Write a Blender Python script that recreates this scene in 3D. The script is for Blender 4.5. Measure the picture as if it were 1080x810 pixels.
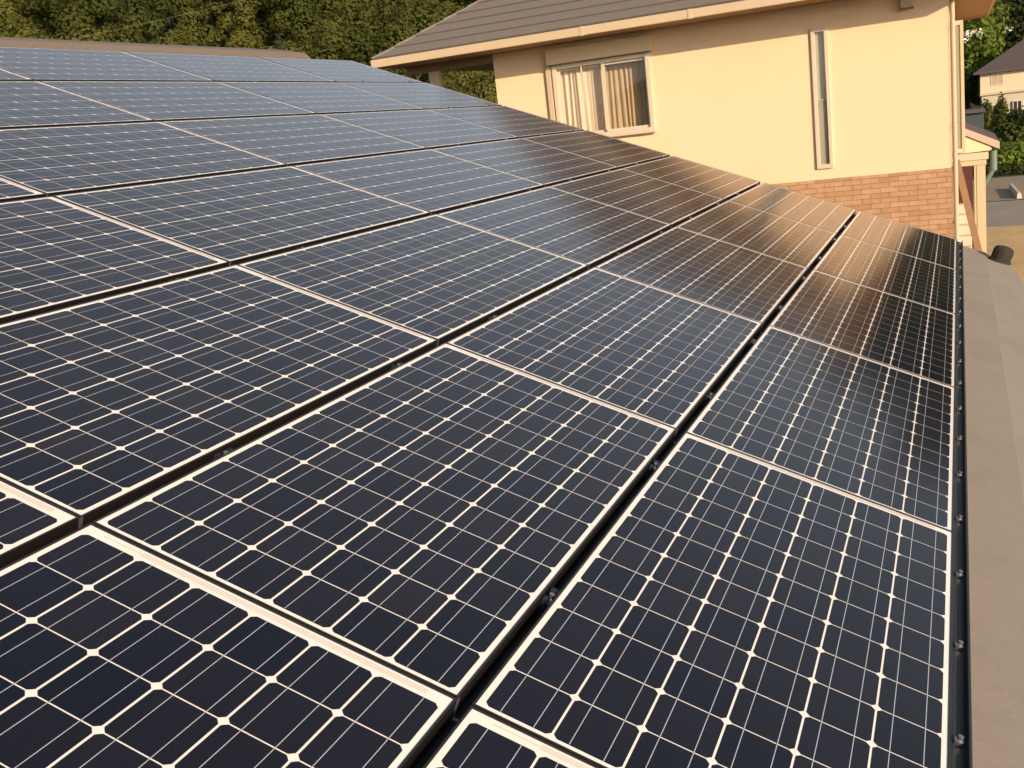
import bpy, bmesh, math, random
import numpy as np
from mathutils import Vector, Matrix
random.seed(7); rng = np.random.default_rng(7)
R = math.radians
for o in list(bpy.data.objects): bpy.data.objects.remove(o)
scene = bpy.context.scene
COL = scene.collection

# ------------------------------------------------------------------ camera
cam_d = bpy.data.cameras.new('camera'); cam = bpy.data.objects.new('camera', cam_d); COL.objects.link(cam)
cam_d.sensor_width = 36; cam_d.lens = 37.03; cam_d.clip_start = 0.05; cam_d.clip_end = 3000
right = Vector((0.3783, -0.91825, -0.11705)); down = Vector((-0.25575, 0.01785, -0.96658)); fwd = Vector((0.88965, 0.39559, -0.22809))
cam.matrix_world = Matrix(((right.x, -down.x, -fwd.x, -3.030), (right.y, -down.y, -fwd.y, -0.0273),
                           (right.z, -down.z, -fwd.z, 4.5), (0, 0, 0, 1)))
scene.camera = cam

# ------------------------------------------------------------------ sky, sun, exposure
SUN_EL, SUN_TO = R(15.5), Vector((-0.647, -0.714, 0.267)).normalized()
world = bpy.data.worlds.new('World'); scene.world = world; world.use_nodes = True
wn = world.node_tree.nodes; wl = world.node_tree.links
sky = wn.new('ShaderNodeTexSky'); sky.sky_type = 'NISHITA'; sky.sun_disc = False
sky.sun_elevation = SUN_EL; sky.sun_rotation = math.atan2(SUN_TO.x, SUN_TO.y)
sky.air_density = 1.0; sky.dust_density = 1.6; sky.ozone_density = 1.0; sky.altitude = 50
bg = wn['Background']; bg.inputs['Strength'].default_value = 0.115
hz = wn.new('ShaderNodeHueSaturation'); hz.inputs['Saturation'].default_value = 0.44      # milky evening sky
wl.new(sky.outputs['Color'], hz.inputs['Color']); wl.new(hz.outputs['Color'], bg.inputs['Color'])
sun_d = bpy.data.lights.new('sun', 'SUN'); sun_d.energy = 4.6; sun_d.angle = R(0.6); sun_d.color = (1.0, 0.73, 0.50)
sun = bpy.data.objects.new('sun', sun_d); COL.objects.link(sun)
sun.rotation_euler = SUN_TO.to_track_quat('Z', 'Y').to_euler(); sun.location = (-20, -20, 30)
scene.view_settings.view_transform = 'Standard'; scene.view_settings.look = 'None'
scene.view_settings.exposure = 0.43; scene.view_settings.gamma = 1.0
scene.view_settings.use_curve_mapping = False

# ------------------------------------------------------------------ materials
class NT:
    def __init__(s, m): s.t = m.node_tree; s.n = s.t.nodes; s.b = s.n['Principled BSDF']
    def add(s, typ, **kw):
        n = s.n.new(typ)
        for k, v in kw.items():
            if hasattr(n, k) and not k[0].isupper(): setattr(n, k, v)
            else: n.inputs[k.replace('_', ' ')].default_value = v
        return n
    def link(s, a, b): s.t.links.new(a, b)
def mat(name, col, rough=0.7, metal=0.0, spec=0.5, var=0.0, scale=6.0, bump=0.0, bscale=40.0, coord='Object', dirt=None, dscale=1.5, damt=0.3):
    m = bpy.data.materials.new(name); m.use_nodes = True; t = NT(m); b = t.b
    b.inputs['Base Color'].default_value = (*col, 1); b.inputs['Roughness'].default_value = rough
    b.inputs['Metallic'].default_value = metal; b.inputs['Specular IOR Level'].default_value = spec
    tc = t.add('ShaderNodeTexCoord')
    if var or dirt:
        n = t.add('ShaderNodeTexNoise'); n.inputs['Scale'].default_value = scale; n.inputs['Detail'].default_value = 6
        t.link(tc.outputs[coord], n.inputs['Vector'])
        mx = t.add('ShaderNodeMix', data_type='RGBA')
        mx.inputs[6].default_value = (*[c * (1 - var) for c in col], 1); mx.inputs[7].default_value = (*[min(1, c * (1 + var)) for c in col], 1)
        t.link(n.outputs['Fac'], mx.inputs[0]); out = mx.outputs[2]
        if dirt:
            n2 = t.add('ShaderNodeTexNoise'); n2.inputs['Scale'].default_value = dscale; n2.inputs['Detail'].default_value = 8; n2.inputs['Roughness'].default_value = .65
            t.link(tc.outputs[coord], n2.inputs['Vector'])
            rp = t.add('ShaderNodeMapRange'); rp.inputs[1].default_value = .5; rp.inputs[2].default_value = .75; rp.inputs[4].default_value = damt
            t.link(n2.outputs['Fac'], rp.inputs[0])
            m2 = t.add('ShaderNodeMix', data_type='RGBA'); m2.inputs[7].default_value = (*dirt, 1)
            t.link(out, m2.inputs[6]); t.link(rp.outputs[0], m2.inputs[0]); out = m2.outputs[2]
        t.link(out, b.inputs['Base Color'])
    if bump:
        n3 = t.add('ShaderNodeTexNoise'); n3.inputs['Scale'].default_value = bscale; n3.inputs['Detail'].default_value = 5
        t.link(tc.outputs[coord], n3.inputs['Vector'])
        bp = t.add('ShaderNodeBump'); bp.inputs['Strength'].default_value = bump; bp.inputs['Distance'].default_value = .01
        t.link(n3.outputs['Fac'], bp.inputs['Height']); t.link(bp.outputs['Normal'], b.inputs['Normal'])
    return m
M = {}
M['alu'] = mat('black anodised frame lip', (.018, .018, .019), .28, .0, var=.1, scale=30)
M['alu_side'] = mat('dark frame side', (.006, .005, .004), .5, 0)
M['backsheet'] = mat('white backsheet under glass', (.80, .77, .74), .07, spec=.5, var=.04, scale=12)
M['busbar'] = mat('tinned busbar ribbon', (.50, .53, .58), .15, .2)
def cell_mat():
    m = bpy.data.materials.new('monocrystalline cell under glass'); m.use_nodes = True; t = NT(m); b = t.b
    a = t.add('ShaderNodeAttribute'); a.attribute_name = 'tint'
    oi = t.add('ShaderNodeObjectInfo')
    ad = t.add('ShaderNodeMath', operation='MULTIPLY_ADD'); ad.inputs[1].default_value = .7
    ml = t.add('ShaderNodeMath', operation='MULTIPLY'); ml.inputs[1].default_value = .3
    t.link(oi.outputs['Random'], ml.inputs[0]); t.link(a.outputs['Fac'], ad.inputs[0]); t.link(ml.outputs[0], ad.inputs[2])
    r = t.add('ShaderNodeValToRGB')
    r.color_ramp.elements[0].color = (.0018, .003, .0105, 1); r.color_ramp.elements[1].color = (.017, .0115, .015, 1)
    e = r.color_ramp.elements.new(.85); e.color = (.0085, .008, .0165, 1)
    t.link(ad.outputs[0], r.inputs[0])
    # fine printed fingers, running across the busbars
    tc = t.add('ShaderNodeTexCoord'); sp = t.add('ShaderNodeSeparateXYZ'); t.link(tc.outputs['Object'], sp.inputs[0])
    w = t.add('ShaderNodeMath', operation='MULTIPLY'); w.inputs[1].default_value = 1 / .0025; t.link(sp.outputs[0], w.inputs[0])
    fr = t.add('ShaderNodeMath', operation='FRACT'); t.link(w.outputs[0], fr.inputs[0])
    lt = t.add('ShaderNodeMath', operation='LESS_THAN'); lt.inputs[1].default_value = .07; t.link(fr.outputs[0], lt.inputs[0])
    mx = t.add('ShaderNodeMix', data_type='RGBA'); mx.inputs[7].default_value = (.035, .036, .04, 1)
    t.link(lt.outputs[0], mx.inputs[0]); t.link(r.outputs[0], mx.inputs[6]); t.link(mx.outputs[2], b.inputs['Base Color'])
    # dust film: roughness breakup
    n = t.add('ShaderNodeTexNoise'); n.inputs['Scale'].default_value = 3.0; n.inputs['Detail'].default_value = 7; t.link(tc.outputs['Object'], n.inputs['Vector'])
    mr = t.add('ShaderNodeMapRange'); mr.inputs[3].default_value = .10; mr.inputs[4].default_value = .16; t.link(n.outputs['Fac'], mr.inputs[0]); t.link(mr.outputs[0], b.inputs['Roughness'])
    b.inputs['IOR'].default_value = 1.48
    return m
M['cell'] = cell_mat()
M['black'] = mat('black anodised rail', (.012, .012, .013), .5)
M['clamp'] = mat('blue black clamp', (.03, .04, .05), .35, .5)
M['ribbon'] = mat('string ribbon line', (.30, .28, .25), .3)
M['bolt'] = mat('steel bolt', (.45, .45, .45), .35, .9)
M['trim'] = mat('dark teal eave trim', (.030, .038, .042), .45, .2, var=.1)
M['slate'] = mat('grey roof sheet', (.24, .212, .185), .75, var=.06, scale=14, bump=.12, bscale=120, dirt=(.15, .13, .10), dscale=3, damt=.45)
M['flashing'] = mat('painted eave flashing', (.275, .245, .21), .55, var=.07, scale=9, bump=.1, bscale=60, dirt=(.16, .13, .10), dscale=2.2, damt=.4)
M['ridge'] = mat('brown ridge cap', (.150, .122, .102), .6, var=.12, scale=20, bump=.3)
M['stucco'] = mat('cream stucco', (.74, .545, .36), .9, spec=.15, var=.035, scale=2.5, bump=.45, bscale=170, dirt=(.66, .475, .30), dscale=.9, damt=.22)
M['beige'] = mat('beige painted metal', (.46, .37, .245), .5, var=.05, scale=3)
M['beige_dark'] = mat('brown timber beam', (.20, .125, .065), .7, var=.1, scale=6)
M['soffit'] = mat('tan soffit board', (.30, .18, .075), .7, var=.06, scale=5)
M['whiteframe'] = mat('cream aluminium window frame', (.56, .48, .37), .4, .1, var=.03)
M['tile'] = mat('brown grey roof tile', (.160, .142, .125), .75, var=.16, scale=9, bump=.2, bscale=60, dirt=(.11, .10, .085), dscale=2.5, damt=.35)
M['tile_shade'] = mat('shadow dark tile butt', (.075, .062, .052), .9)  # shadow line under each tile course, painted as a dark riser colour
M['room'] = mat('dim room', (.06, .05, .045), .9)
M['wood'] = mat('weathered timber', (.21, .125, .065), .75, var=.2, scale=14, bump=.3)
M['box_paint'] = mat('cream painted shutter box', (.66, .50, .32), .6, var=.04, scale=3)
M['canopy'] = mat('dull beige canopy edge', (.40, .33, .25), .6, var=.06, scale=4)
M['maroon'] = mat('maroon door', (.055, .010, .010), .6, var=.1)
M['teal'] = mat('teal downpipe', (.10, .16, .14), .5, var=.1)
M['concrete'] = mat('pale concrete', (.52, .45, .36), .85, var=.1, scale=8, bump=.2)
M['asphalt'] = mat('worn asphalt', (.26, .235, .20), .9, var=.16, scale=.5, bump=.3, bscale=30, dirt=(.32, .285, .235), dscale=.25, damt=.6)
M['pave'] = mat('brownish paving', (.25, .20, .145), .9, var=.15, scale=1.2, bump=.3, bscale=20)
M['drygrass'] = mat('dry yellow grass', (.52, .36, .17), .95, var=.35, scale=1.6, bump=.6, bscale=12, dirt=(.36, .27, .11), dscale=.5, damt=.6)
M['ground'] = mat('grassy ground', (.075, .085, .028), .95, var=.35, scale=.6, bump=.5, bscale=6, dirt=(.14, .11, .05), dscale=.12, damt=.5)
M['hill'] = mat('forest floor', (.035, .04, .014), .95, var=.4, scale=.3)
M['bark'] = mat('bark', (.075, .055, .04), .9, var=.3, scale=8, bump=.5, bscale=20)
M['farwall'] = mat('white siding', (.57, .47, .33), .8, var=.03, scale=.7, dirt=(.40, .34, .26), dscale=.4, damt=.25)
M['farwall_low'] = mat('tree shade tinted siding', (.42, .40, .30), .8, var=.05, scale=.7)  # tree shade on the far lower wall is mixed into this greenish tone
M['farroof'] = mat('dark purple grey roof', (.070, .058, .060), .8, var=.15, scale=1.5)
M['darkglass'] = mat('dark window glass', (.03, .035, .04), .08)
M['shutter'] = mat('tan shutter', (.36, .29, .22), .6, var=.1, scale=3)
M['shed'] = mat('blue grey shed', (.035, .05, .058), .7, var=.15, scale=2)
M['cable'] = mat('pale cable', (.16, .15, .12), .6)
M['black_dome'] = mat('black weathered vent cap', (.022, .017, .013), .85, var=.5, scale=30, bump=.4)
def brick_mat():
    m = bpy.data.materials.new('orange brick'); m.use_nodes = True; t = NT(m); b = t.b
    tc = t.add('ShaderNodeTexCoord'); sp = t.add('ShaderNodeSeparateXYZ'); t.link(tc.outputs['Object'], sp.inputs[0])
    ad = t.add('ShaderNodeMath', operation='ADD'); t.link(sp.outputs[0], ad.inputs[0]); t.link(sp.outputs[1], ad.inputs[1])
    cb = t.add('ShaderNodeCombineXYZ'); t.link(ad.outputs[0], cb.inputs[0]); t.link(sp.outputs[2], cb.inputs[1])
    br = t.add('ShaderNodeTexBrick'); br.inputs['Scale'].default_value = 1; br.inputs['Brick Width'].default_value = .25; br.inputs['Row Height'].default_value = .072
    br.inputs['Mortar Size'].default_value = .006; br.inputs['Mortar Smooth'].default_value = .2; br.inputs['Bias'].default_value = -.1
    br.inputs['Color1'].default_value = (.42, .255, .145, 1); br.inputs['Color2'].default_value = (.33, .18, .092, 1); br.inputs['Mortar'].default_value = (.25, .15, .085, 1)
    t.link(cb.outputs[0], br.inputs['Vector'])
    n = t.add('ShaderNodeTexNoise'); n.inputs['Scale'].default_value = 9; n.inputs['Detail'].default_value = 6; t.link(cb.outputs[0], n.inputs['Vector'])
    hs = t.add('ShaderNodeHueSaturation'); mr = t.add('ShaderNodeMapRange'); mr.inputs[3].default_value = .72; mr.inputs[4].default_value = 1.28
    t.link(n.outputs['Fac'], mr.inputs[0]); t.link(mr.outputs[0], hs.inputs['Value']); t.link(br.outputs['Color'], hs.inputs['Color']); t.link(hs.outputs[0], b.inputs['Base Color'])
    bp = t.add('ShaderNodeBump'); bp.inputs['Strength'].default_value = .6; bp.inputs['Distance'].default_value = .008; bp.invert = True
    t.link(br.outputs['Fac'], bp.inputs['Height']); t.link(bp.outputs[0], b.inputs['Normal']); b.inputs['Roughness'].default_value = .85
    return m
M['brick'] = brick_mat()
def glass_mat(name, refl_rough=.02, tint=(.85, .9, .88), ior=1.5, spec_col=(1, 1, 1)):
    m = bpy.data.materials.new(name); m.use_nodes = True; t = NT(m); t.n.remove(t.b)
    out = t.n['Material Output']; lw = t.add('ShaderNodeLayerWeight'); lw.inputs['Blend'].default_value = .5
    pw = t.add('ShaderNodeMath', operation='POWER'); pw.inputs[1].default_value = 5; t.link(lw.outputs['Facing'], pw.inputs[0])
    fr = t.add('ShaderNodeMath', operation='MULTIPLY_ADD'); fr.inputs[1].default_value = .92; fr.inputs[2].default_value = .08; t.link(pw.outputs[0], fr.inputs[0])
    tr = t.add('ShaderNodeBsdfTransparent'); tr.inputs[0].default_value = (*tint, 1)
    gl = t.add('ShaderNodeBsdfGlossy'); gl.inputs['Roughness'].default_value = refl_rough; gl.inputs['Color'].default_value = (*spec_col, 1)
    mx = t.add('ShaderNodeMixShader'); t.link(fr.outputs[0], mx.inputs[0]); t.link(tr.outputs[0], mx.inputs[1]); t.link(gl.outputs[0], mx.inputs[2]); t.link(mx.outputs[0], out.inputs['Surface'])
    return m
M['glass'] = glass_mat('window glass')
M['screen'] = mat('grey net curtain', (.46, .41, .33), .8)
M['frosted'] = mat('frosted pane', (.26, .25, .20), .25, var=.1, scale=2)
def curtain_mat(name, col):
    m = mat(name, col, .9, spec=.1, var=.05, scale=4); return m
M['curtain'] = curtain_mat('pinkish cream curtain', (.80, .61, .47))
M['curtain_tan'] = curtain_mat('tan curtain', (.50, .36, .235))
def leaf_mat(name, stops):
    m = bpy.data.materials.new(name); m.use_nodes = True; t = NT(m); b = t.b
    a = t.add('ShaderNodeAttribute'); a.attribute_name = 'tint'
    r = t.add('ShaderNodeValToRGB'); els = r.color_ramp.elements
    els[0].color = (*stops[0], 1); els[1].color = (*stops[-1], 1)
    for i, s in enumerate(stops[1:-1]): e = els.new((i + 1) / (len(stops) - 1)); e.color = (*s, 1)
    t.link(a.outputs['Fac'], r.inputs[0]); t.link(r.outputs[0], b.inputs['Base Color'])
    b.inputs['Roughness'].default_value = .7; b.inputs['Specular IOR Level'].default_value = .2
    tl = t.add('ShaderNodeBsdfTranslucent'); t.link(r.outputs[0], tl.inputs[0])
    mx = t.add('ShaderNodeMixShader'); mx.inputs[0].default_value = .4
    t.link(b.outputs[0], mx.inputs[1]); t.link(tl.outputs[0], mx.inputs[2]); t.link(mx.outputs[0], t.n['Material Output'].inputs['Surface'])
    return m
M['leaf'] = leaf_mat('woodland leaves', [(.034, .048, .012), (.066, .082, .017), (.105, .113, .023), (.135, .133, .033)])
M['leaf_dark'] = leaf_mat('dark green leaves', [(.022, .035, .011), (.05, .07, .018), (.08, .10, .027)])
M['leaf_bright'] = leaf_mat('bright green leaves', [(.08, .13, .018), (.13, .19, .028), (.19, .24, .04)])
M['flower'] = mat('white blossom', (.8, .76, .68), .8)

# ------------------------------------------------------------------ mesh helpers
class MB:
    def __init__(s): s.v = []; s.f = []; s.mi = []; s.tint = []; s.mats = []
    def m(s, k):
        if k not in s.mats: s.mats.append(k)
        return s.mats.index(k)
    def face(s, pts, k, tint=0.0):
        i = len(s.v); s.v += [tuple(p) for p in pts]; s.f.append(tuple(range(i, i + len(pts)))); s.mi.append(s.m(k)); s.tint.append(tint)
    def solid(s, bot, top, k, ktop=None, kside=None):
        n = len(bot); s.face(list(reversed(bot)), k); s.face(top, ktop or k)
        for i in range(n): j = (i + 1) % n; s.face([bot[i], bot[j], top[j], top[i]], kside or k)
    def box(s, x0, x1, y0, y1, z0, z1, k, ktop=None, kside=None):
        b = [(x0, y0, z0), (x1, y0, z0), (x1, y1, z0), (x0, y1, z0)]
        s.solid(b, [(p[0], p[1], z1) for p in b], k, ktop, kside)
    def tube(s, p0, p1, r0, r1, k, n=8, caps=True):
        p0, p1 = Vector(p0), Vector(p1); d = (p1 - p0).normalized()
        a = d.orthogonal().normalized(); b = d.cross(a)
        c0 = [p0 + r0 * (math.cos(t) * a + math.sin(t) * b) for t in [2 * math.pi * i / n for i in range(n)]]
        c1 = [p1 + r1 * (math.cos(t) * a + math.sin(t) * b) for t in [2 * math.pi * i / n for i in range(n)]]
        for i in range(n): j = (i + 1) % n; s.face([c0[i], c0[j], c1[j], c1[i]], k)
        if caps: s.face(list(reversed(c0)), k); s.face(c1, k)
    def lathe(s, prof, k, c=(0, 0, 0), n=20):
        for (r0, z0), (r1, z1) in zip(prof, prof[1:]):
            for i in range(n):
                a, b = 2 * math.pi * i / n, 2 * math.pi * (i + 1) / n
                q = [(c[0] + r0 * math.cos(a), c[1] + r0 * math.sin(a), c[2] + z0), (c[0] + r0 * math.cos(b), c[1] + r0 * math.sin(b), c[2] + z0),
                     (c[0] + r1 * math.cos(b), c[1] + r1 * math.sin(b), c[2] + z1), (c[0] + r1 * math.cos(a), c[1] + r1 * math.sin(a), c[2] + z1)]
                if r1 < 1e-5: q = q[:3]
                if r0 < 1e-5: q = q[1:] if r1 >= 1e-5 else q
                s.face(q, k)
    def build(s, name, parent=None, bevel=0.0, smooth=False, xf=None):
        me = bpy.data.meshes.new(name)
        v = [tuple(xf @ Vector(p)) for p in s.v] if xf is not None else s.v
        me.from_pydata(v, [], s.f)
        for k in s.mats: me.materials.append(M[k])
        me.polygons.foreach_set('material_index', s.mi)
        if any(s.tint):
            a = me.attributes.new('tint', 'FLOAT', 'FACE'); a.data.foreach_set('value', s.tint)
        bm = bmesh.new(); bm.from_mesh(me); bmesh.ops.remove_doubles(bm, verts=bm.verts, dist=1e-5)
        if not any(s.tint): bmesh.ops.recalc_face_normals(bm, faces=bm.faces)
        bm.to_mesh(me); bm.free()
        if smooth: me.polygons.foreach_set('use_smooth', [True] * len(me.polygons))
        o = bpy.data.objects.new(name, me); COL.objects.link(o)
        if parent: o.parent = parent
        if bevel:
            b = o.modifiers.new('bevel', 'BEVEL'); b.width = bevel; b.segments = 2; b.limit_method = 'ANGLE'
        return o
def tag(o, label=None, cat=None, group=None, kind=None):
    if label: o['label'] = label
    if cat: o['category'] = cat
    if group: o['group'] = group
    if kind: o['kind'] = kind
    return o
def empty(name, label, cat, loc=(0, 0, 0), group=None):
    o = bpy.data.objects.new(name, None); o.empty_display_size = .2; COL.objects.link(o); o.location = loc
    return tag(o, label, cat, group)
def copy_tree(o, parent=None):
    c = o.copy(); COL.objects.link(c)
    if parent: c.parent = parent
    for ch in list(o.children): copy_tree(ch, c)
    return c

# ------------------------------------------------------------------ ground, hill, road
def smooth(a, b, x): t = min(1, max(0, (x - a) / (b - a))); return t * t * (3 - 2 * t)
def hill_base(az): return 116 - 52 * smooth(8, 34, az)
def hill_h(x, y):
    r = math.hypot(x + 3, y); az = math.degrees(math.atan2(y, x + 3)); d = r - hill_base(az)
    return -1.0 if d < -6 else max(-1.0, (.42 + .14 * (1 - smooth(-2, 12, az))) * max(0, d) * smooth(-5, 22, d) + 1.2 * math.sin(x * .06) * math.cos(y * .05) * smooth(0, 30, d)) if d < 85 else (.42 + .14 * (1 - smooth(-2, 12, az))) * 85 + .05 * (d - 85)
mb = MB(); mb.box(-600, 1500, -900, 900, -1, 0, 'ground'); tag(mb.build('ground'), kind='structure')
mb = MB()
azs = np.radians(np.linspace(-40, 75, 70)); rs = np.linspace(48, 420, 80)
grid = [[(-3 + r * math.cos(a), r * math.sin(a), hill_h(-3 + r * math.cos(a), r * math.sin(a))) for r in rs] for a in azs]
for i in range(69):
    for j in range(79): mb.face([grid[i][j], grid[i][j + 1], grid[i + 1][j + 1], grid[i + 1][j]], 'hill')
tag(mb.build('hill', smooth=True), kind='structure')
def sheet(name, pts, z, k):
    mb = MB(); mb.face([(x, y, z) for x, y in pts], k); o = mb.build(name); tag(o, kind='structure'); return o
sheet('lawn', [(15, 3), (15, -30), (32, -30), (32.4, -6), (33.2, 3)], .02, 'drygrass')
sheet('road', [(33.25, 30), (33.25, 3), (32.45, -6), (32, -60), (39.2, -60), (39.4, -8), (40.6, 0), (41, 30)], .012, 'asphalt')
sheet('driveway', [(40.9, 20), (40.6, 0), (39.5, -8), (50.5, -9), (51, 20)], .03, 'pave')
mb = MB(); mb.box(39.5, 39.65, -30, -8.2, 0, .12, 'concrete'); tag(mb.build('kerb'), kind='structure')

# ------------------------------------------------------------------ foliage
def leaves_mesh(name, blobs, n, size, k, parent=None, shell=.55, tints=None, jit=.5):
    """blobs: (x, y, z, rx, ry, rz); n leaf quads shared by volume; clumped"""
    bl = np.array(blobs, float); w = (bl[:, 3] * bl[:, 4] * bl[:, 5]) ** .7; w /= w.sum()
    idx = rng.choice(len(bl), n, p=w)
    d = rng.normal(size=(n, 3)); d /= np.linalg.norm(d, axis=1, keepdims=True)
    rad = shell + (1.06 - shell) * rng.random(n) ** .6
    c = bl[idx, :3] + d * rad[:, None] * bl[idx, 3:6]
    # clump displacement
    c += .25 * bl[idx, 3:4] * np.stack([np.sin(c[:, 1] * 2.1 + c[:, 2] * 1.3), np.sin(c[:, 0] * 1.7 + c[:, 2] * 2.3), np.sin(c[:, 0] * 2.3 + c[:, 1] * 1.9)], 1) * .35
    nrm = d + rng.normal(size=(n, 3)) * jit + np.array([0, 0, .25]); nrm /= np.linalg.norm(nrm, axis=1, keepdims=True)
    t = np.cross(nrm, rng.normal(size=(n, 3))); t /= np.linalg.norm(t, axis=1, keepdims=True); b = np.cross(nrm, t)
    s = size * (.6 + .8 * rng.random((n, 1)))
    q = np.stack([c - t * s * .5, c + b * s * .32, c + t * s * .55, c - b * s * .32], 1).reshape(-1, 3)
    btint = rng.random(len(bl)) if tints is None else np.array(tints); tint = np.clip(.78 * btint[idx] + .22 * rng.random(n), 0, 1)
    me = bpy.data.meshes.new(name); me.vertices.add(4 * n); me.vertices.foreach_set('co', q.ravel())
    me.loops.add(4 * n); me.loops.foreach_set('vertex_index', np.arange(4 * n))
    me.polygons.add(n); me.polygons.foreach_set('loop_start', np.arange(0, 4 * n, 4)); me.polygons.foreach_set('loop_total', np.full(n, 4))
    me.update(calc_edges=True); me.materials.append(M[k])
    a = me.attributes.new('tint', 'FLOAT', 'FACE'); a.data.foreach_set('value', tint.astype(np.float32))
    o = bpy.data.objects.new(name, me); COL.objects.link(o)
    if parent: o.parent = parent
    return o
def crown_blobs(x, y, z, h, r, n=9):
    out = []
    for i in range(n):
        a = random.uniform(0, 6.283); t = random.uniform(.25, .95); rr = r * (1 - .75 * abs(t - .45)) * random.uniform(.3, .75)
        s = r * random.uniform(.34, .58)
        out.append((x + rr * math.cos(a), y + rr * math.sin(a), z + h * t, s, s, s * random.uniform(.75, 1.0)))
    return out
def trunk_mb(h, r, spread):
    mb = MB(); mb.tube((0, 0, -.4), (0.05 * h * .3, 0, h * .45), r, r * .65, 'bark', 7)
    for i in range(5):
        a = i * 1.257 + .4; z0 = h * (.28 + .05 * i)
        p1 = (spread * .6 * math.cos(a), spread * .6 * math.sin(a), h * (.6 + .06 * i)); mb.tube((.02 * h, 0, z0), p1, r * .5, r * .22, 'bark', 6)
        mb.tube(p1, (p1[0] * 1.5, p1[1] * 1.5, p1[2] + h * .12), r * .22, r * .08, 'bark', 5)
    return mb
def make_tree(label, x, y, h, r, k='leaf', n=3500, size=.3, name='tree', group=None, cat='tree', low=.12):
    z = max(0, hill_h(x, y))
    t = empty(name, label, cat, (x, y, z), group)
    trunk_mb(h, .03 * h, r).build('trunk', t)
    leaves_mesh('crown', crown_blobs(0, 0, h * low, h * (1 - low) * .92, r, 12), n, size, k, t)
    return t
# the wooded hillside: one uncountable mass
blobs = []; btints = []
def forest_patch(a0, a1, depth, cell, hs):
    az = a0
    while az < a1:
        base = hill_base(az); d = 1.0 + random.random() * cell
        while d < depth:
            r = base + d; a = R(az + random.uniform(-1, 1)); x, y = -3 + r * math.cos(a), r * math.sin(a)
            h = random.uniform(*hs) * (1.35 if random.random() < .15 else 1); z = max(0, hill_h(x, y)); cr = h * random.uniform(.32, .46); tt = random.random()
            for q in range(8):
                u = random.uniform(0, 6.283); t = random.uniform(.30, .92); rr = cr * (1.05 - .85 * max(0, t - .45)) * random.uniform(.2, .72); sz = cr * random.uniform(.30, .52)
                blobs.append((x + rr * math.cos(u), y + rr * math.sin(u), z + h * t, sz, sz, sz * .85)); btints.append(min(1, max(0, tt * .75 + random.uniform(-.05, .3))))
            d += cell * random.uniform(.7, 1.25)
        az += math.degrees(cell * .72 / (base + depth * .35))
forest_patch(14, 52, 85, 5.0, (5.0, 9.0))
forest_patch(-12, 16, 88, 7.5, (7, 12))
forest = leaves_mesh('forest', blobs, 2300000, .30, 'leaf', tints=btints, jit=.33, shell=.72)
tag(forest, 'dense olive green forest covering the hillside behind the roofs', 'forest', kind='stuff')
make_tree('rounded bushy tree rising just left of the tiled roof corner', 51.5, 31.4, 9.0, 4.2, 'leaf', 9000, .34)
make_tree('tall dark green tree right of the yellow house roof corner', 118, -4.6, 17, 6.0, 'leaf_dark', 9000, .55)
bt = make_tree('bright yellow green tree with white blossom between yellow house and dark roof', 108, -.6, 11.5, 4.2, 'leaf_bright', 8000, .42)
leaves_mesh('blossom', [(-4.2, -.2, 8.5, .5, .5, .3), (-4.2, -1.0, 8.5, .35, .4, .3), (-4.3, .0, 8.0, .35, .3, .25), (-3.8, -3.5, 8.4, .3, .4, .25)], 90, .26, 'flower', bt)
def make_shrub(label, x, y, rx, ry, h, k, n, size, cat='shrub'):
    t = empty('shrub', label, cat, (x, y, 0))
    mb = MB()
    for i in range(7):
        a = i * .9; mb.tube((0, 0, -.1), (.55 * rx * math.cos(a), .55 * ry * math.sin(a), h * .7), .04, .015, 'bark', 5)
    mb.build('stem', t)
    bl = [(random.uniform(-.75, .75) * rx, random.uniform(-.75, .75) * ry, h * random.uniform(.2, .7), rx * .4, ry * .4, h * .34) for i in range(12)]
    leaves_mesh('foliage', bl, n, size, k, t, shell=.4); return t
make_shrub('low bright green shrub bank behind the road at right', 55.5, -3.6, 2.4, 3.2, 1.55, 'leaf_bright', 7000, .2)
make_shrub('dark hedge shrub below the white house', 78, -4.6, 1.8, 3.0, 2.5, 'leaf_dark', 6000, .24)
make_shrub('thin dark shrub row at the back edge of the paving', 51.8, -3.2, .6, 3.0, .55, 'leaf_dark', 4000, .14)
make_shrub('tall olive shrub against the pale lower wall', 92, -2.5, 1.0, .95, 3.2, 'leaf', 3500, .24)
make_shrub('dark shrub between yellow house canopy and white house', 62, -1.15, 1.5, .9, 2.0, 'leaf_dark', 4000, .2)

# ------------------------------------------------------------------ house under the panels
TH = R(21.6); U, V = 1.585, .83483
ORG = Vector((0, 0, 3.2576))
RT = Matrix(((1, 0, 0, 0), (0, math.cos(TH), -math.sin(TH), 0), (0, math.sin(TH), math.cos(TH), ORG.z), (0, 0, 0, 1)))   # roof plane -> world
house = empty('house', 'house with grey roof carrying the solar array, brown cap on its ridge', 'house', (0, 0, 0))
NR = -.11; U0, U1 = -9.0, 6.80; VR = 6.16
mb = MB()
mb.solid([(U0, -.265, NR - .05), (U1, -.265, NR - .05), (U1, VR, NR - .05), (U0, VR, NR - .05)],
         [(U0, -.265, NR), (U1, -.265, NR), (U1, VR, NR), (U0, VR, NR)], 'slate')
ridge_w = RT @ Vector((0, VR, NR)); ry, rz = ridge_w.y, ridge_w.z
ey, ez = (RT @ Vector((0, -.5, NR))).yz
Minv = RT.inverted()
far = [Vector((U0, ry + .002, rz)), Vector((U0, 2 * ry - ey, ez)), Vector((U1, 2 * ry - ey, ez)), Vector((U1, ry + .002, rz))]
mb.solid([Minv @ (p - Vector((0, 0, .05))) for p in far], [Minv @ p for p in far], 'slate')
mb.build('roof', house, xf=RT)
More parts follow.
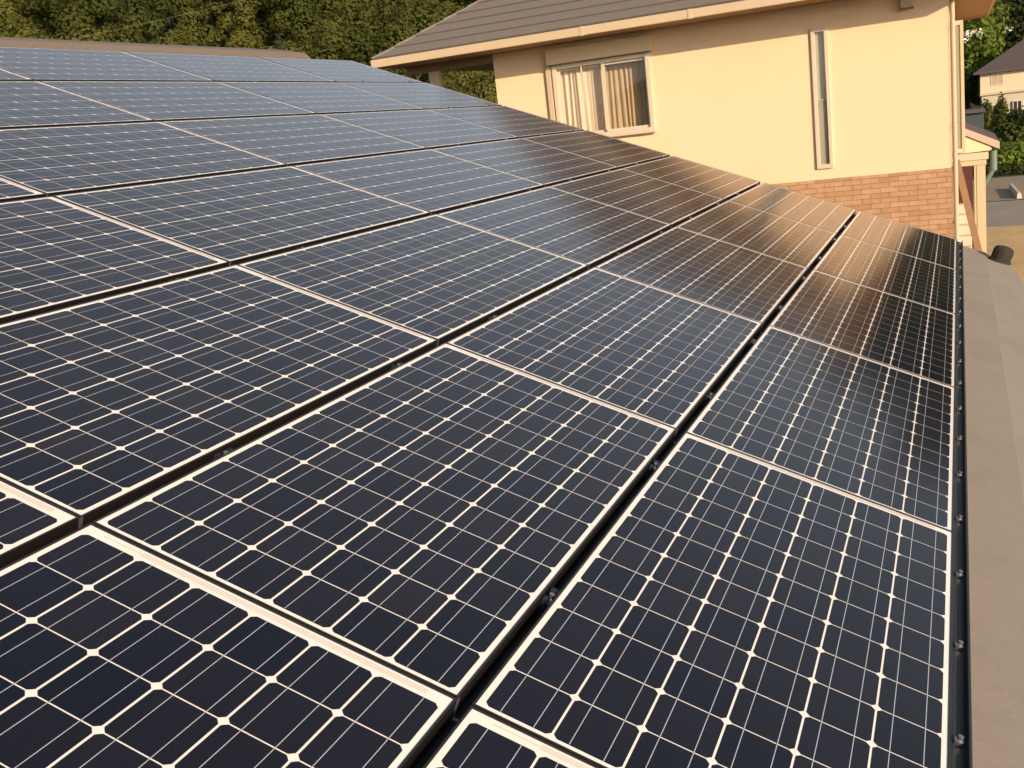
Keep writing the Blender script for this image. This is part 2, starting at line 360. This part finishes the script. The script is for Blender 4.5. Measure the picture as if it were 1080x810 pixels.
mb = MB()   # eave flashing, a step lower than the sheet, its far corner cut
e = [(U0, -.52, NR - .012), (5.55, -.545, NR - .012), (6.35, -.505, NR - .012), (6.86, -.43, NR - .012), (6.88, -.267, NR - .012), (U0, -.267, NR - .012)]
mb.solid([(a, b, c - .04) for a, b, c in e], e, 'flashing')
mb.build('eave_flashing', house, bevel=.004, xf=RT)
mb = MB()   # ridge cap
n0, n1 = NR + .01, -.005
mb.solid([(U0, VR - .17, n0), (6.02, VR - .17, n0), (6.02, VR + .2, n0 - .12), (U0, VR + .2, n0 - .12)],
         [(U0, VR - .11, n1), (5.86, VR - .11, n1), (5.86, VR + .12, n1 - .03), (U0, VR + .12, n1 - .03)], 'ridge')
mb.build('ridge_cap', house, bevel=.012, xf=RT)
mb = MB(); WALLY = .15
pts = [(WALLY, 0), (2 * ry - WALLY, 0), (2 * ry - WALLY, 3.18), (ry, rz - .12), (WALLY, 3.10)]
for x0, x1 in ((U0 + .6, 6.2),):
    mb.solid([(x1, a, b) for a, b in pts], [(x0, a, b) for a, b in pts], 'stucco')
mb.build('wall', house)
mb = MB(); gy, gz = (RT @ Vector((0, -.555, NR - .02))).yz
for i in range(8):
    a, b = math.pi + math.pi * i / 8, math.pi + math.pi * (i + 1) / 8
    f = lambda t, x: (x, gy - .06 + .055 * math.cos(t), gz - .03 + .06 * math.sin(t))
    mb.face([f(a, U0), f(b, U0), f(b, 5.5), f(a, 5.5)], 'trim')
mb.build('gutter', house)

# ------------------------------------------------------------------ solar panels
PL, PW, LIP = 1.5816, .808, .0045
def frame_mb():
    mb = MB(); t, bt = .0018, -.044
    for (x0, x1, y0, y1) in ((0, PL, 0, LIP), (0, PL, PW - LIP, PW), (0, LIP, LIP, PW - LIP), (PL - LIP, PL, LIP, PW - LIP)):
        mb.box(x0, x1, y0, y1, bt, t, 'alu_side', 'alu', 'alu_side')
    return mb
def laminate_mb():
    mb = MB(); g = LIP - .001
    mb.box(g, PL - g, g, PW - g, -.006, 0, 'backsheet')
    CS, GX, GY = .1252, .0028, .0046
    X0 = .0150; Y0 = (PW - 6 * CS - 5 * GY) / 2
    h = CS / 2; rad = .0826; c = math.sqrt(rad ** 2 - h ** 2); a0 = math.atan2(c, h); a1 = math.pi / 2 - a0
    shape = []
    for q in range(4):
        for i in range(4):
            a = q * math.pi / 2 + a0 + (a1 - a0) * i / 3; shape.append((rad * math.cos(a), rad * math.sin(a)))
    for i in range(12):
        for j in range(6):
            cx, cy = X0 + i * (CS + GX) + h, Y0 + j * (CS + GY) + h
            mb.face([(cx + a, cy + b, .0004) for a, b in shape], 'cell', random.uniform(.02, 1))
    for j in range(6):
        for s in (-1, 1):
            y = Y0 + j * (CS + GY) + h + s * .0315
            mb.face([(X0 + .001, y - .0008, .0008), (X0 + 1.5322, y - .0008, .0008), (X0 + 1.5322, y + .0008, .0008), (X0 + .001, y + .0008, .0008)], 'busbar', .01)
    # string interconnect ribbon seen faintly along both short ends
    for x in (PL - .0175,):
        for d in (-.0045, 0, .0045): mb.face([(x + d - .0006, .05, .0008), (x + d + .0006, .05, .0008), (x + d + .0006, PW - .05 - abs(d) * 20, .0008), (x + d - .0006, PW - .05 - abs(d) * 20, .0008)], 'ribbon', .01)
    return mb
ROWS = {1: 'lowest row beside the grey eave', 2: 'second row above the eave', 3: 'third row above the eave', 4: 'fourth row, midway up the array',
        5: 'third row below the ridge', 6: 'second row below the ridge', 7: 'topmost row under the brown ridge'}
NTH = {3: 'nearest the yellow house', 2: 'second from the yellow house', 1: 'third from the yellow house', 0: 'fourth from the yellow house',
       -1: 'fifth from the yellow house', -2: 'sixth from the yellow house'}
JMIN = {1: -2, 2: -2, 3: -2, 4: -1, 5: -1, 6: 0, 7: 0}
TILT = {}
proto = None
for r in range(1, 8):
    for j in range(JMIN[r], 4):
        if proto is None:
            o = empty('solar_panel', '', 'solar panel', (0, 0, 0), 'solar panels of the rooftop array'); proto = o
            frame_mb().build('frame', o); laminate_mb().build('cell_sheet', o)
        else: o = copy_tree(proto)
        o['label'] = 'solar panel in ' + ROWS[r] + ', ' + NTH[j]
        base = Matrix.Translation((j * U + .0017, (r - 1) * V + .0135, 0))
        ta = R(random.uniform(-.10, .10)); tb = R(random.uniform(-.06, .06) + (-.20 if j >= 1 else .0))
        if j >= 1: base = base @ Matrix.Translation((0, 0, -(j - .5) * U * math.tan(R(.20))))      # the far rafters sag a little
        c = Matrix.Translation((PL / 2, PW / 2, 0))
        o.matrix_world = RT @ base @ c @ Matrix.Rotation(ta, 4, 'X') @ Matrix.Rotation(-tb, 4, 'Y') @ c.inverted()

# mounting rails with clamps in the gaps between rows
RAILS = ['lowest and second', 'second and third', 'third and fourth', 'fourth and fifth', 'fifth and sixth', 'sixth and topmost']
def clamp_mb():
    mb = MB(); mb.box(-.03, .03, -.0125, .0125, -.075, -.02, 'clamp'); mb.box(-.035, .035, -.0105, -.002, -.02, -.010, 'clamp')
    mb.box(-.028, -.012, .000, .010, -.02, -.006, 'clamp'); mb.box(.014, .030, -.004, .009, -.02, -.007, 'clamp')
    mb.lathe([(.006, -.02), (.006, -.004), (0, -.003)], 'bolt', (0, -.001, 0), 8); return mb
for g in range(1, 7):
    u0 = JMIN[min(7, g + 1)] * U; u0 = min(u0, JMIN[g] * U)
    o = empty('mounting_rail', 'black mounting rail in the gap between %s panel rows' % RAILS[g - 1], 'mounting rail', (0, 0, 0), 'mounting rails between the panel rows')
    o.matrix_world = RT @ Matrix.Translation((0, g * V, 0))
    mb = MB(); mb.box(u0, 4 * U - .004, -.030, .030, -.105, -.052, 'black'); mb.build('rail', o)
    first = clip = None
    for j in range(int(round(u0 / U)), 4):
        for q in (.277, .812):
            if first is None: c = first = clamp_mb().build('clamp', o)
            else: c = first.copy(); COL.objects.link(c); c.parent = o
            c.location = (j * U + q * U, 0, 0)
        if j > int(round(u0 / U)):
            if clip is None: mb = MB(); mb.box(-.005, .005, .0115, .0128, -.045, .000, 'bolt'); mb.box(-.0035, .0035, .003, .0114, -.045, -.042, 'bolt'); e = clip = mb.build('earthing_clip', o)
            else: e = clip.copy(); COL.objects.link(e); e.parent = o
            e.location = (j * U, 0, 0)
o = empty('mounting_trim', 'dark teal mounting trim with bolts along the lower edge of the array', 'mounting trim')
o.matrix_world = RT
mb = MB(); mb.box(-3.2, 4 * U + .01, -.034, .0105, -.106, -.030, 'trim'); mb.box(-3.2, 4 * U + .01, -.034, -.027, -.030, -.012, 'trim'); mb.build('profile', o, bevel=.002)
first = None
for k in range(24):
    if first is None:
        mb = MB(); mb.lathe([(.011, -.030), (.011, -.022), (.006, -.020), (.006, -.012), (0, -.0115)], 'bolt', n=8); c = first = mb.build('bolt', o)
    else: c = first.copy(); COL.objects.link(c); c.parent = o
    c.location = (-3.0 + k * .398, -.012, 0)
# dark rounded cap at the far corner of the eave
o = empty('vent_cap', 'dark rounded vent cap at the far corner of the grey eave', 'vent cap')
o.matrix_world = RT @ Matrix.Translation((6.60, -.375, NR - .012))
mb = MB(); mb.lathe([(.078, 0), (.081, .03), (.082, .085), (.077, .108), (.06, .124), (.03, .131), (0, .133)], 'black_dome', n=14); mb.build('dome', o)
mb = MB(); mb.lathe([(.092, 0), (.094, .012), (.080, .018)], 'black_dome', n=24); mb.build('collar', o, smooth=True)

# ------------------------------------------------------------------ yellow house
yh = empty('house', 'cream stucco house with brick base, brown tiled hip roof and curtained window', 'house', (12.97, 3.4, 0))
def part(mb, name, parent=None, **kw):
    o = mb.build(name, None, **kw); p = parent or yh
    o.parent = p; return o
# all yellow-house geometry is written in world metres relative to the wall corner; parent offset removed here
yh.location = (0, 0, 0)
WX, WB = 12.97, 22.3
YR, YL = .10, 6.74
BR = 3.36
def wall_with_holes(x, y0, y1, z0, z1, holes, th, k, mb):
    ys = sorted({y0, y1, *[h[0] for h in holes], *[h[1] for h in holes]}); zs = sorted({z0, z1, *[h[2] for h in holes], *[h[3] for h in holes]})
    for a, b in zip(ys, ys[1:]):
        for c, d in zip(zs, zs[1:]):
            if any(h[0] <= a and b <= h[1] and h[2] <= c and d <= h[3] for h in holes): continue
            mb.face([(x, b, c), (x, a, c), (x, a, d), (x, b, d)], k)
    for h in holes:
        p = [(h[0], h[2]), (h[1], h[2]), (h[1], h[3]), (h[0], h[3])]
        for i in range(4):
            q = p[(i + 1) % 4]; mb.face([(x, *p[i]), (x, *q), (x + th, *q), (x + th, *p[i])], k)
WIN = (4.235, 5.745, 4.345, 5.44); SLIT = (1.675, 1.865, 3.535, 5.43)
mb = MB(); wall_with_holes(WX, YR, YL, BR, 5.79, [WIN, SLIT], .16, 'stucco', mb)
mb.face([(WX, YR, 0), (WB, YR, 0), (WB, YR, 5.79), (WX, YR, 5.79)], 'stucco'); mb.face([(WX, YL, 0), (WX, YL, 5.79), (WB, YL, 5.79), (WB, YL, 0)], 'stucco'); mb.face([(WB, YR, 0), (WB, YL, 0), (WB, YL, 5.79), (WB, YR, 5.79)], 'stucco')
part(mb, 'wall')
mb = MB(); mb.box(WX - .012, WX + .1, YR - .012, YL + .01, 0, BR, 'brick'); part(mb, 'brick_base')
for bx_ in ((WX + .17, WX + 1.6, 4.0, 5.95, 4.0, 5.7), (WX + .17, WX + .5, 1.6, 1.95, 3.4, 5.6)):
    mb = MB(); mb.box(*bx_, 'room'); o = part(mb, 'room_lining')
    me = o.data; bm = bmesh.new(); bm.from_mesh(me)     # open the lining towards the panes
    bmesh.ops.delete(bm, geom=[f for f in bm.faces if abs(f.calc_center_median().x - (WX + .17)) < 1e-3], context='FACES_ONLY'); bm.to_mesh(me); bm.free()
# sliding window
w = MB(); x0, x1 = WX - .045, WX + .09; y0, y1, z0, z1 = WIN; fw = .042
w.box(x0, x1, y0 - .02, y0 + fw, z0 - .02, z1 + .02, 'whiteframe'); w.box(x0, x1, y1 - fw, y1 + .02, z0 - .02, z1 + .02, 'whiteframe')
w.box(x0, x1, y0 + fw, y1 - fw, z1 - .035, z1 + .02, 'whiteframe'); w.box(x0 - .02, x1, y0 + fw, y1 - fw, z0 - .02, z0 + .035, 'whiteframe')
win = part(w, 'window', bevel=.003)
w = MB(); w.box(x0 - .055, x0 + .0, y0 - .05, y1 + .05, z0 - .048, z0 - .021, 'whiteframe'); part(w, 'sill', win, bevel=.004)
ym = 4.955
def sash(name, xa, ya, yb):
    s = MB(); t = .036
    for (a, b, c, d) in ((ya, ya + t, z0 + .036, z1 - .036), (yb - t, yb, z0 + .036, z1 - .036), (ya + t, yb - t, z0 + .036, z0 + .036 + t), (ya + t, yb - t, z1 - .036 - t, z1 - .036)):
        s.box(xa, xa + .028, a, b, c, d, 'whiteframe')
    so = part(s, name, win); g = MB(); g.face([(xa + .014, yb - t, z0 + .07), (xa + .014, ya + t, z0 + .07), (xa + .014, ya + t, z1 - .07), (xa + .014, yb - t, z1 - .07)], 'glass')
    return part(g, 'pane', win)
sash('sash', WX + .012, y0 + .043, ym + .02); sash('sash', WX + .046, ym - .02, y1 - .043)
s = MB(); t = .028
for (a, b, c, d) in ((ym - .01, ym + .02, z0 + .04, z1 - .04), (ym + .33, ym + .352, z0 + .04, z1 - .04)): s.box(WX - .02, WX - .004, a, b, c, d, 'whiteframe')
part(s, 'screen_rail', win)
def curtain(ya, yb, xc, k, waves, amp, top=z1 + .05, bot=z0 - .05):
    c = MB(); n = waves * 10; P = []
    for i in range(n + 1):
        t = i / n; yy = ya + (yb - ya) * t
        P.append((xc + amp * math.sin(t * waves * 6.283) * (.7 + .3 * math.sin(t * 17)) + .012 * math.sin(t * 41), yy + .012 * math.sin(t * waves * 12.57)))
    NZ = 8
    for i in range(n):
        for q in range(NZ):
            za, zb = bot + (top - bot) * q / NZ, bot + (top - bot) * (q + 1) / NZ
            sw = lambda z, i: .018 * math.sin(i * .13) * (top - z)
            a, b = P[i], P[i + 1]
            c.face([(a[0], a[1] + sw(za, i), za), (b[0], b[1] + sw(za, i + 1), za), (b[0], b[1] + sw(zb, i + 1), zb), (a[0], a[1] + sw(zb, i), zb)], k)
    return part(c, 'curtain', win, smooth=True)
curtain(4.99, 5.74, WX + .17, 'curtain', 8, .020); curtain(4.45, 5.00, WX + .22, 'curtain_tan', 7, .022); curtain(4.25, 4.47, WX + .24, 'screen', 4, .012)
# shutter box above the window and shutter pocket at its side
s = MB(); s.box(WX - .11, WX - .001, 4.165, 5.82, 5.475, 5.70, 'box_paint'); s.box(WX - .115, WX - .10, 4.16, 5.825, 5.462, 5.475, 'beige_dark'); part(s, 'shutter_box', bevel=.006)
s = MB(); s.box(WX - .06, WX - .001, 5.79, 5.865, 3.9, 5.47, 'beige'); part(s, 'shutter_rail', bevel=.004)
# slit window
y0s, y1s, z0s, z1s = SLIT; w = MB(); fw = .03; x0, x1 = WX - .04, WX + .08
w.box(x0, x1, y0s - .02, y0s + fw, z0s - .02, z1s + .02, 'whiteframe'); w.box(x0, x1, y1s - fw, y1s + .02, z0s - .02, z1s + .02, 'whiteframe')
w.box(x0, x1, y0s + fw, y1s - fw, z1s - .03, z1s + .02, 'whiteframe'); w.box(x0, x1, y0s + fw, y1s - fw, z0s - .02, z0s + .04, 'whiteframe')
sw_ = part(w, 'slit_window', bevel=.003)
zc = 4.47
g = MB(); g.face([(WX + .03, y1s - fw, zc), (WX + .03, y0s + fw, zc), (WX + .03, y0s + fw, z1s - .03), (WX + .03, y1s - fw, z1s - .03)], 'glass'); part(g, 'pane', sw_)
g = MB(); g.box(WX + .015, WX + .028, y0s + fw, y1s - fw, z0s + .04, zc, 'frosted'); part(g, 'pane', sw_)
g = MB(); g.box(WX + .005, WX + .035, y0s + fw, y1s - fw, zc - .002, zc + .012, 'beige'); part(g, 'mullion', sw_)
# curtain liner behind slit
g = MB(); g.face([(WX + .045, y1s + .03, z0s), (WX + .045, y0s - .03, z0s), (WX + .045, y0s - .03, z1s), (WX + .045, y1s + .03, z1s)], 'screen'); part(g, 'blind', sw_)
# roof: eave line, soffit, gutter fascia, stepped tile courses on a hip
EX0, EX1, EY0, EY1, EZ = 12.07, 23.2, -.60, 8.40, 5.89
TP = .55
mb = MB(); mb.box(EX0 + .03, EX1 - .03, EY0 + .03, EY1 - .03, 5.772, 5.785, 'soffit'); part(mb, 'soffit')
mb = MB()
for (a, b, c, d) in ((EX0 - .02, EX0 + .028, EY0 - .02, EY1 + .02), (EX1 - .028, EX1 + .02, EY0 - .02, EY1 + .02), (EX0 + .028, EX1 - .028, EY0 - .02, EY0 + .028), (EX0 + .028, EX1 - .028, EY1 - .028, EY1 + .02)):
    mb.box(a, b, c, d, 5.768, 5.888, 'beige')
part(mb, 'fascia', bevel=.008)
for yy in (4.93, 3.36):
    mb = MB(); mb.box(EX0 - .028, EX0 + .03, yy - .03, yy + .03, 5.764, 5.892, 'beige'); part(mb, 'gutter_joint', bevel=.003)
mb = MB(); EXP = .26; half = (EY1 - EY0) / 2; k = 0
while k * EXP < half:
    a0 = k * EXP; a1 = min(half, a0 + EXP + .03)
    zt0 = EZ + a0 * TP + .028; zt1 = EZ + a1 * TP + .004
    c = lambda a, z: [(EX0 + a, EY0 + a, z), (EX1 - a, EY0 + a, z), (EX1 - a, EY1 - a, z), (EX0 + a, EY1 - a, z)]
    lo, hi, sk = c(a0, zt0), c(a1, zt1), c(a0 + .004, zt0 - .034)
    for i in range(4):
        j = (i + 1) % 4; mb.face([lo[i], lo[j], hi[j], hi[i]], 'tile'); mb.face([sk[i], sk[j], lo[j], lo[i]], 'tile_shade')
    k += 1
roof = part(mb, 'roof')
mb = MB()
az = EZ + half * TP
for (p, q) in (((EX0, EY0), (EX0 + half, EY0 + half)), ((EX0, EY1), (EX0 + half, EY1 - half)), ((EX1, EY0), (EX1 - half, EY0 + half)), ((EX1, EY1), (EX1 - half, EY1 - half))):
    n = 15
    for i in range(n):
        t0, t1 = i / n, (i + 1.06) / n
        f = lambda t, d: Vector((p[0] + (q[0] - p[0]) * t, p[1] + (q[1] - p[1]) * t, EZ + half * TP * t + .022 + d))
        mb.tube(f(t0, .0), f(min(1, t1), -.008), .02, .016, 'tile', 8)
for i in range(8): mb.tube((EX0 + half + i * .28, 3.9, az + .05), (EX0 + half + i * .28 + .3, 3.9, az + .045), .075, .07, 'tile', 8)
part(mb, 'hip_tile', roof)
# vent hood under the eave
mb = MB(); mb.box(WX - .10, WX - .001, .53, .69, 5.53, 5.70, 'beige'); mb.box(WX - .112, WX - .10, .52, .70, 5.515, 5.545, 'beige_dark'); part(mb, 'vent_hood', bevel=.008)
# corner downspout
mb = MB(); mb.tube((WX - .005, YR - .05, 0), (WX - .005, YR - .05, 5.77), .033, .033, 'beige', 12)
for z in (2.6, 3.9, 5.2): mb.tube((WX - .005, YR - .05, z), (WX - .005, YR - .05, z + .03), .039, .039, 'beige', 12)
part(mb, 'downspout')
# bay window on the side wall
mb = MB(); bx, by, bz0, bz1 = 14.3, -.085, 3.47, 5.35
mb.box(bx, bx + 1.3, by, by + .045, bz0, bz1, 'beige'); mb.box(bx, bx + 1.3, YR - .035, YR - .001, bz0, bz1, 'beige')
mb.box(bx, bx + 1.3, by + .045, YR - .035, bz0, bz0 + .06, 'whiteframe'); mb.box(bx, bx + 1.3, by + .045, YR - .035, bz1 - .06, bz1, 'whiteframe')
bay = part(mb, 'bay_window', bevel=.004)
mb = MB(); mb.box(bx + .02, bx + 1.28, by + .046, YR - .036, bz0 + .061, bz1 - .061, 'frosted'); part(mb, 'pane', bay)
# side canopy with pediment, beam, column and maroon door
CX0, CX1 = 14.47, 17.2
mb = MB()
mb.solid([(CX0, .098, 3.80), (CX0, -.55, 3.46), (CX1, -.55, 3.46), (CX1, .098, 3.80)], [(CX0, .098, 3.905), (CX0, -.55, 3.575), (CX1, -.55, 3.575), (CX1, .098, 3.905)], 'farroof', kside='canopy')
can = part(mb, 'canopy_roof', bevel=.004)
mb = MB(); mb.solid([(CX0 + .03, .098, 3.44), (CX0 + .03, -.44, 3.455), (CX0 + .03, -.44, 3.505), (CX0 + .03, .098, 3.785)], [(CX0 + .08, .098, 3.44), (CX0 + .08, -.44, 3.455), (CX0 + .08, -.44, 3.505), (CX0 + .08, .098, 3.785)], 'stucco'); part(mb, 'pediment', can)
mb = MB(); mb.box(CX0 + .02, CX1, -.40, .098, 3.33, 3.438, 'shed', kside='farwall_low'); part(mb, 'beam', can)
mb = MB(); mb.box(CX0 + .0, CX0 + .12, -.37, .02, 3.255, 3.325, 'beige'); part(mb, 'lintel', can)
mb = MB(); mb.box(CX0 + .01, CX0 + .11, -.355, -.235, 0, 3.25, 'beige'); mb.box(CX0 + .02, CX0 + .10, -.232, -.20, 0, 3.25, 'beige'); part(mb, 'column', can)
mb = MB(); mb.box(17.1, 17.15, -.20, .095, 0, 3.25, 'maroon'); d = part(mb, 'door')
mb = MB(); mb.tube((17.07, -.16, 2.05), (17.07, -.16, 2.25), .012, .012, 'bolt'); part(mb, 'handle', d)
mb = MB(); mb.tube((CX0 + .12, -.47, 3.15), (CX0 + .12, -.47, 3.45), .05, .05, 'teal', 10); mb.tube((CX0 + .12, -.47, 3.17), (CX0 + .12, -.34, 2.95), .035, .035, 'teal', 10); part(mb, 'drainpipe')
mb = MB()
for i in range(5): mb.box(15.0 + .28 * i, 15.0 + .28 * (i + 1), -.16, YR - .02, 0, 1.95 + .14 * i, 'concrete')
part(mb, 'steps', bevel=.01)
# covered balcony at the left end
for xx in (WX, WB - .14):
    mb = MB(); mb.box(xx, xx + .14, YL + .002, 8.30, 5.645, 5.77, 'beige_dark'); part(mb, 'balcony_beam')
    mb = MB(); mb.box(xx + .005, xx + .13, 7.72, 7.90, 0, 5.644, 'beige'); part(mb, 'post')
# plank leaning against the corner
mb = MB(); p0, p1 = Vector((12.9, -.68, 0)), Vector((13.75, .04, 3.40)); d = (p1 - p0).normalized(); a = Vector((0, 1, 0)).cross(d).normalized(); b = d.cross(a)
lo = [p0 + sx * .022 * a + sy * .046 * b for sx, sy in ((-1, -1), (1, -1), (1, 1), (-1, 1))]; hi = [q + (p1 - p0) for q in lo]
mb.solid(lo, hi, 'wood'); o = mb.build('plank', bevel=.004); tag(o, 'brown timber plank leaning against the corner of the cream house', 'plank')

# ------------------------------------------------------------------ far right: white house and shed
fh = empty('house', 'white two storey house with dark hipped roof beyond the road', 'house', (0, 0, 0))
FX = 97.0; FY0, FY1 = -1.6, -15.0
mb = MB(); mb.box(FX, FX + 9, FY1, FY0, 3.2, 4.85, 'farwall'); part(mb, 'upper_wall', fh)
mb = MB(); mb.box(FX + .15, FX + 9, FY1 + .1, FY0 - .1, 0, 3.19, 'farwall_low'); part(mb, 'lower_wall', fh)
mb = MB(); mb.box(FX - .06, FX + .14, FY1, FY0 + .04, 3.08, 3.26, 'beige'); part(mb, 'band_course', fh)
mb = MB(); E0 = (FX - .6, FX + 9.6, FY1 - .6, FY0 + .55)
b = [(E0[0], E0[2], 4.85), (E0[1], E0[2], 4.85), (E0[1], E0[3], 4.85), (E0[0], E0[3], 4.85)]
h5 = 5.1; r0 = (FX + 4.5, FY1 + 4.5, 4.98 + h5 * .58); r1 = (FX + 4.5, FY0 - 4.55, 4.98 + h5 * .58); tb = [(x, y, 4.98) for x, y, z in b]
mb.face(list(reversed(b)), 'farroof')
for i in range(4): j = (i + 1) % 4; mb.face([b[i], b[j], tb[j], tb[i]], 'farroof')
mb.face([tb[3], tb[0], r0, r1], 'farroof'); mb.face([tb[2], tb[3], r1], 'farroof'); mb.face([tb[1], tb[2], r1, r0], 'farroof'); mb.face([tb[0], tb[1], r0], 'farroof'); part(mb, 'roof', fh)
def far_window(ya, yb, za, zb, k):
    f = MB(); x = FX - .05
    for (a, b_, c, d) in ((ya, ya + .06, za, zb), (yb - .06, yb, za, zb), (ya + .06, yb - .06, za, za + .06), (ya + .06, yb - .06, zb - .06, zb), ((ya + yb) / 2 - .03, (ya + yb) / 2 + .03, za + .06, zb - .06)):
        f.box(x, x + .24, a, b_, c, d, 'whiteframe')
    fo = part(f, 'window', fh); g = MB(); g.box(x + .02, x + .23, ya + .055, yb - .055, za + .055, zb - .055, k); part(g, 'pane', fo)
far_window(-3.35, -2.4, 3.80, 4.72, 'shutter'); far_window(-4.75, -4.05, 1.35, 2.4, 'darkglass'); far_window(-8.0, -6.5, 3.7, 4.7, 'darkglass')
sh = empty('shed', 'blue grey shed in shade behind the yellow house canopy', 'shed', (0, 0, 0))
mb = MB(); mb.box(70, 73, -1.36, 2.2, 0, 2.5, 'shed'); part(mb, 'wall', sh)
mb = MB(); mb.solid([(69.7, -1.44, 2.5), (73.3, -1.44, 2.5), (73.3, 2.5, 2.5), (69.7, 2.5, 2.5)], [(69.9, -1.4, 2.7), (73.2, -1.4, 2.7), (73.2, 2.4, 2.7), (69.9, 2.4, 2.7)], 'farroof'); part(mb, 'roof', sh)
# loose kerb stone on the paving
mb = MB(); mb.solid([(44.8, -1.95, .03), (40.6, -2.06, .03), (40.6, -1.88, .03), (44.8, -1.77, .03)], [(44.78, -1.92, .24), (40.63, -2.03, .24), (40.63, -1.91, .24), (44.78, -1.80, .24)], 'concrete')
tag(mb.build('kerb_stone', bevel=.02), 'pale kerb stone lying on the brown paving beyond the road', 'kerb stone')
# cable strung across in front of the wood
def cable(label, p0, p1, sag, r):
    mb = MB(); p0, p1 = Vector(p0), Vector(p1); n = 24; pr = p0
    for i in range(1, n + 1):
        t = i / n; q = p0.lerp(p1, t) - Vector((0, 0, sag * 4 * t * (1 - t))); mb.tube(pr, q, r, r, 'cable', 5, False); pr = q
    tag(mb.build('overhead_cable'), label, 'cable')
cable('thin pale overhead cable crossing in front of the forest', (32, 40, 10.4), (40, 12, 13.3), .5, .006)
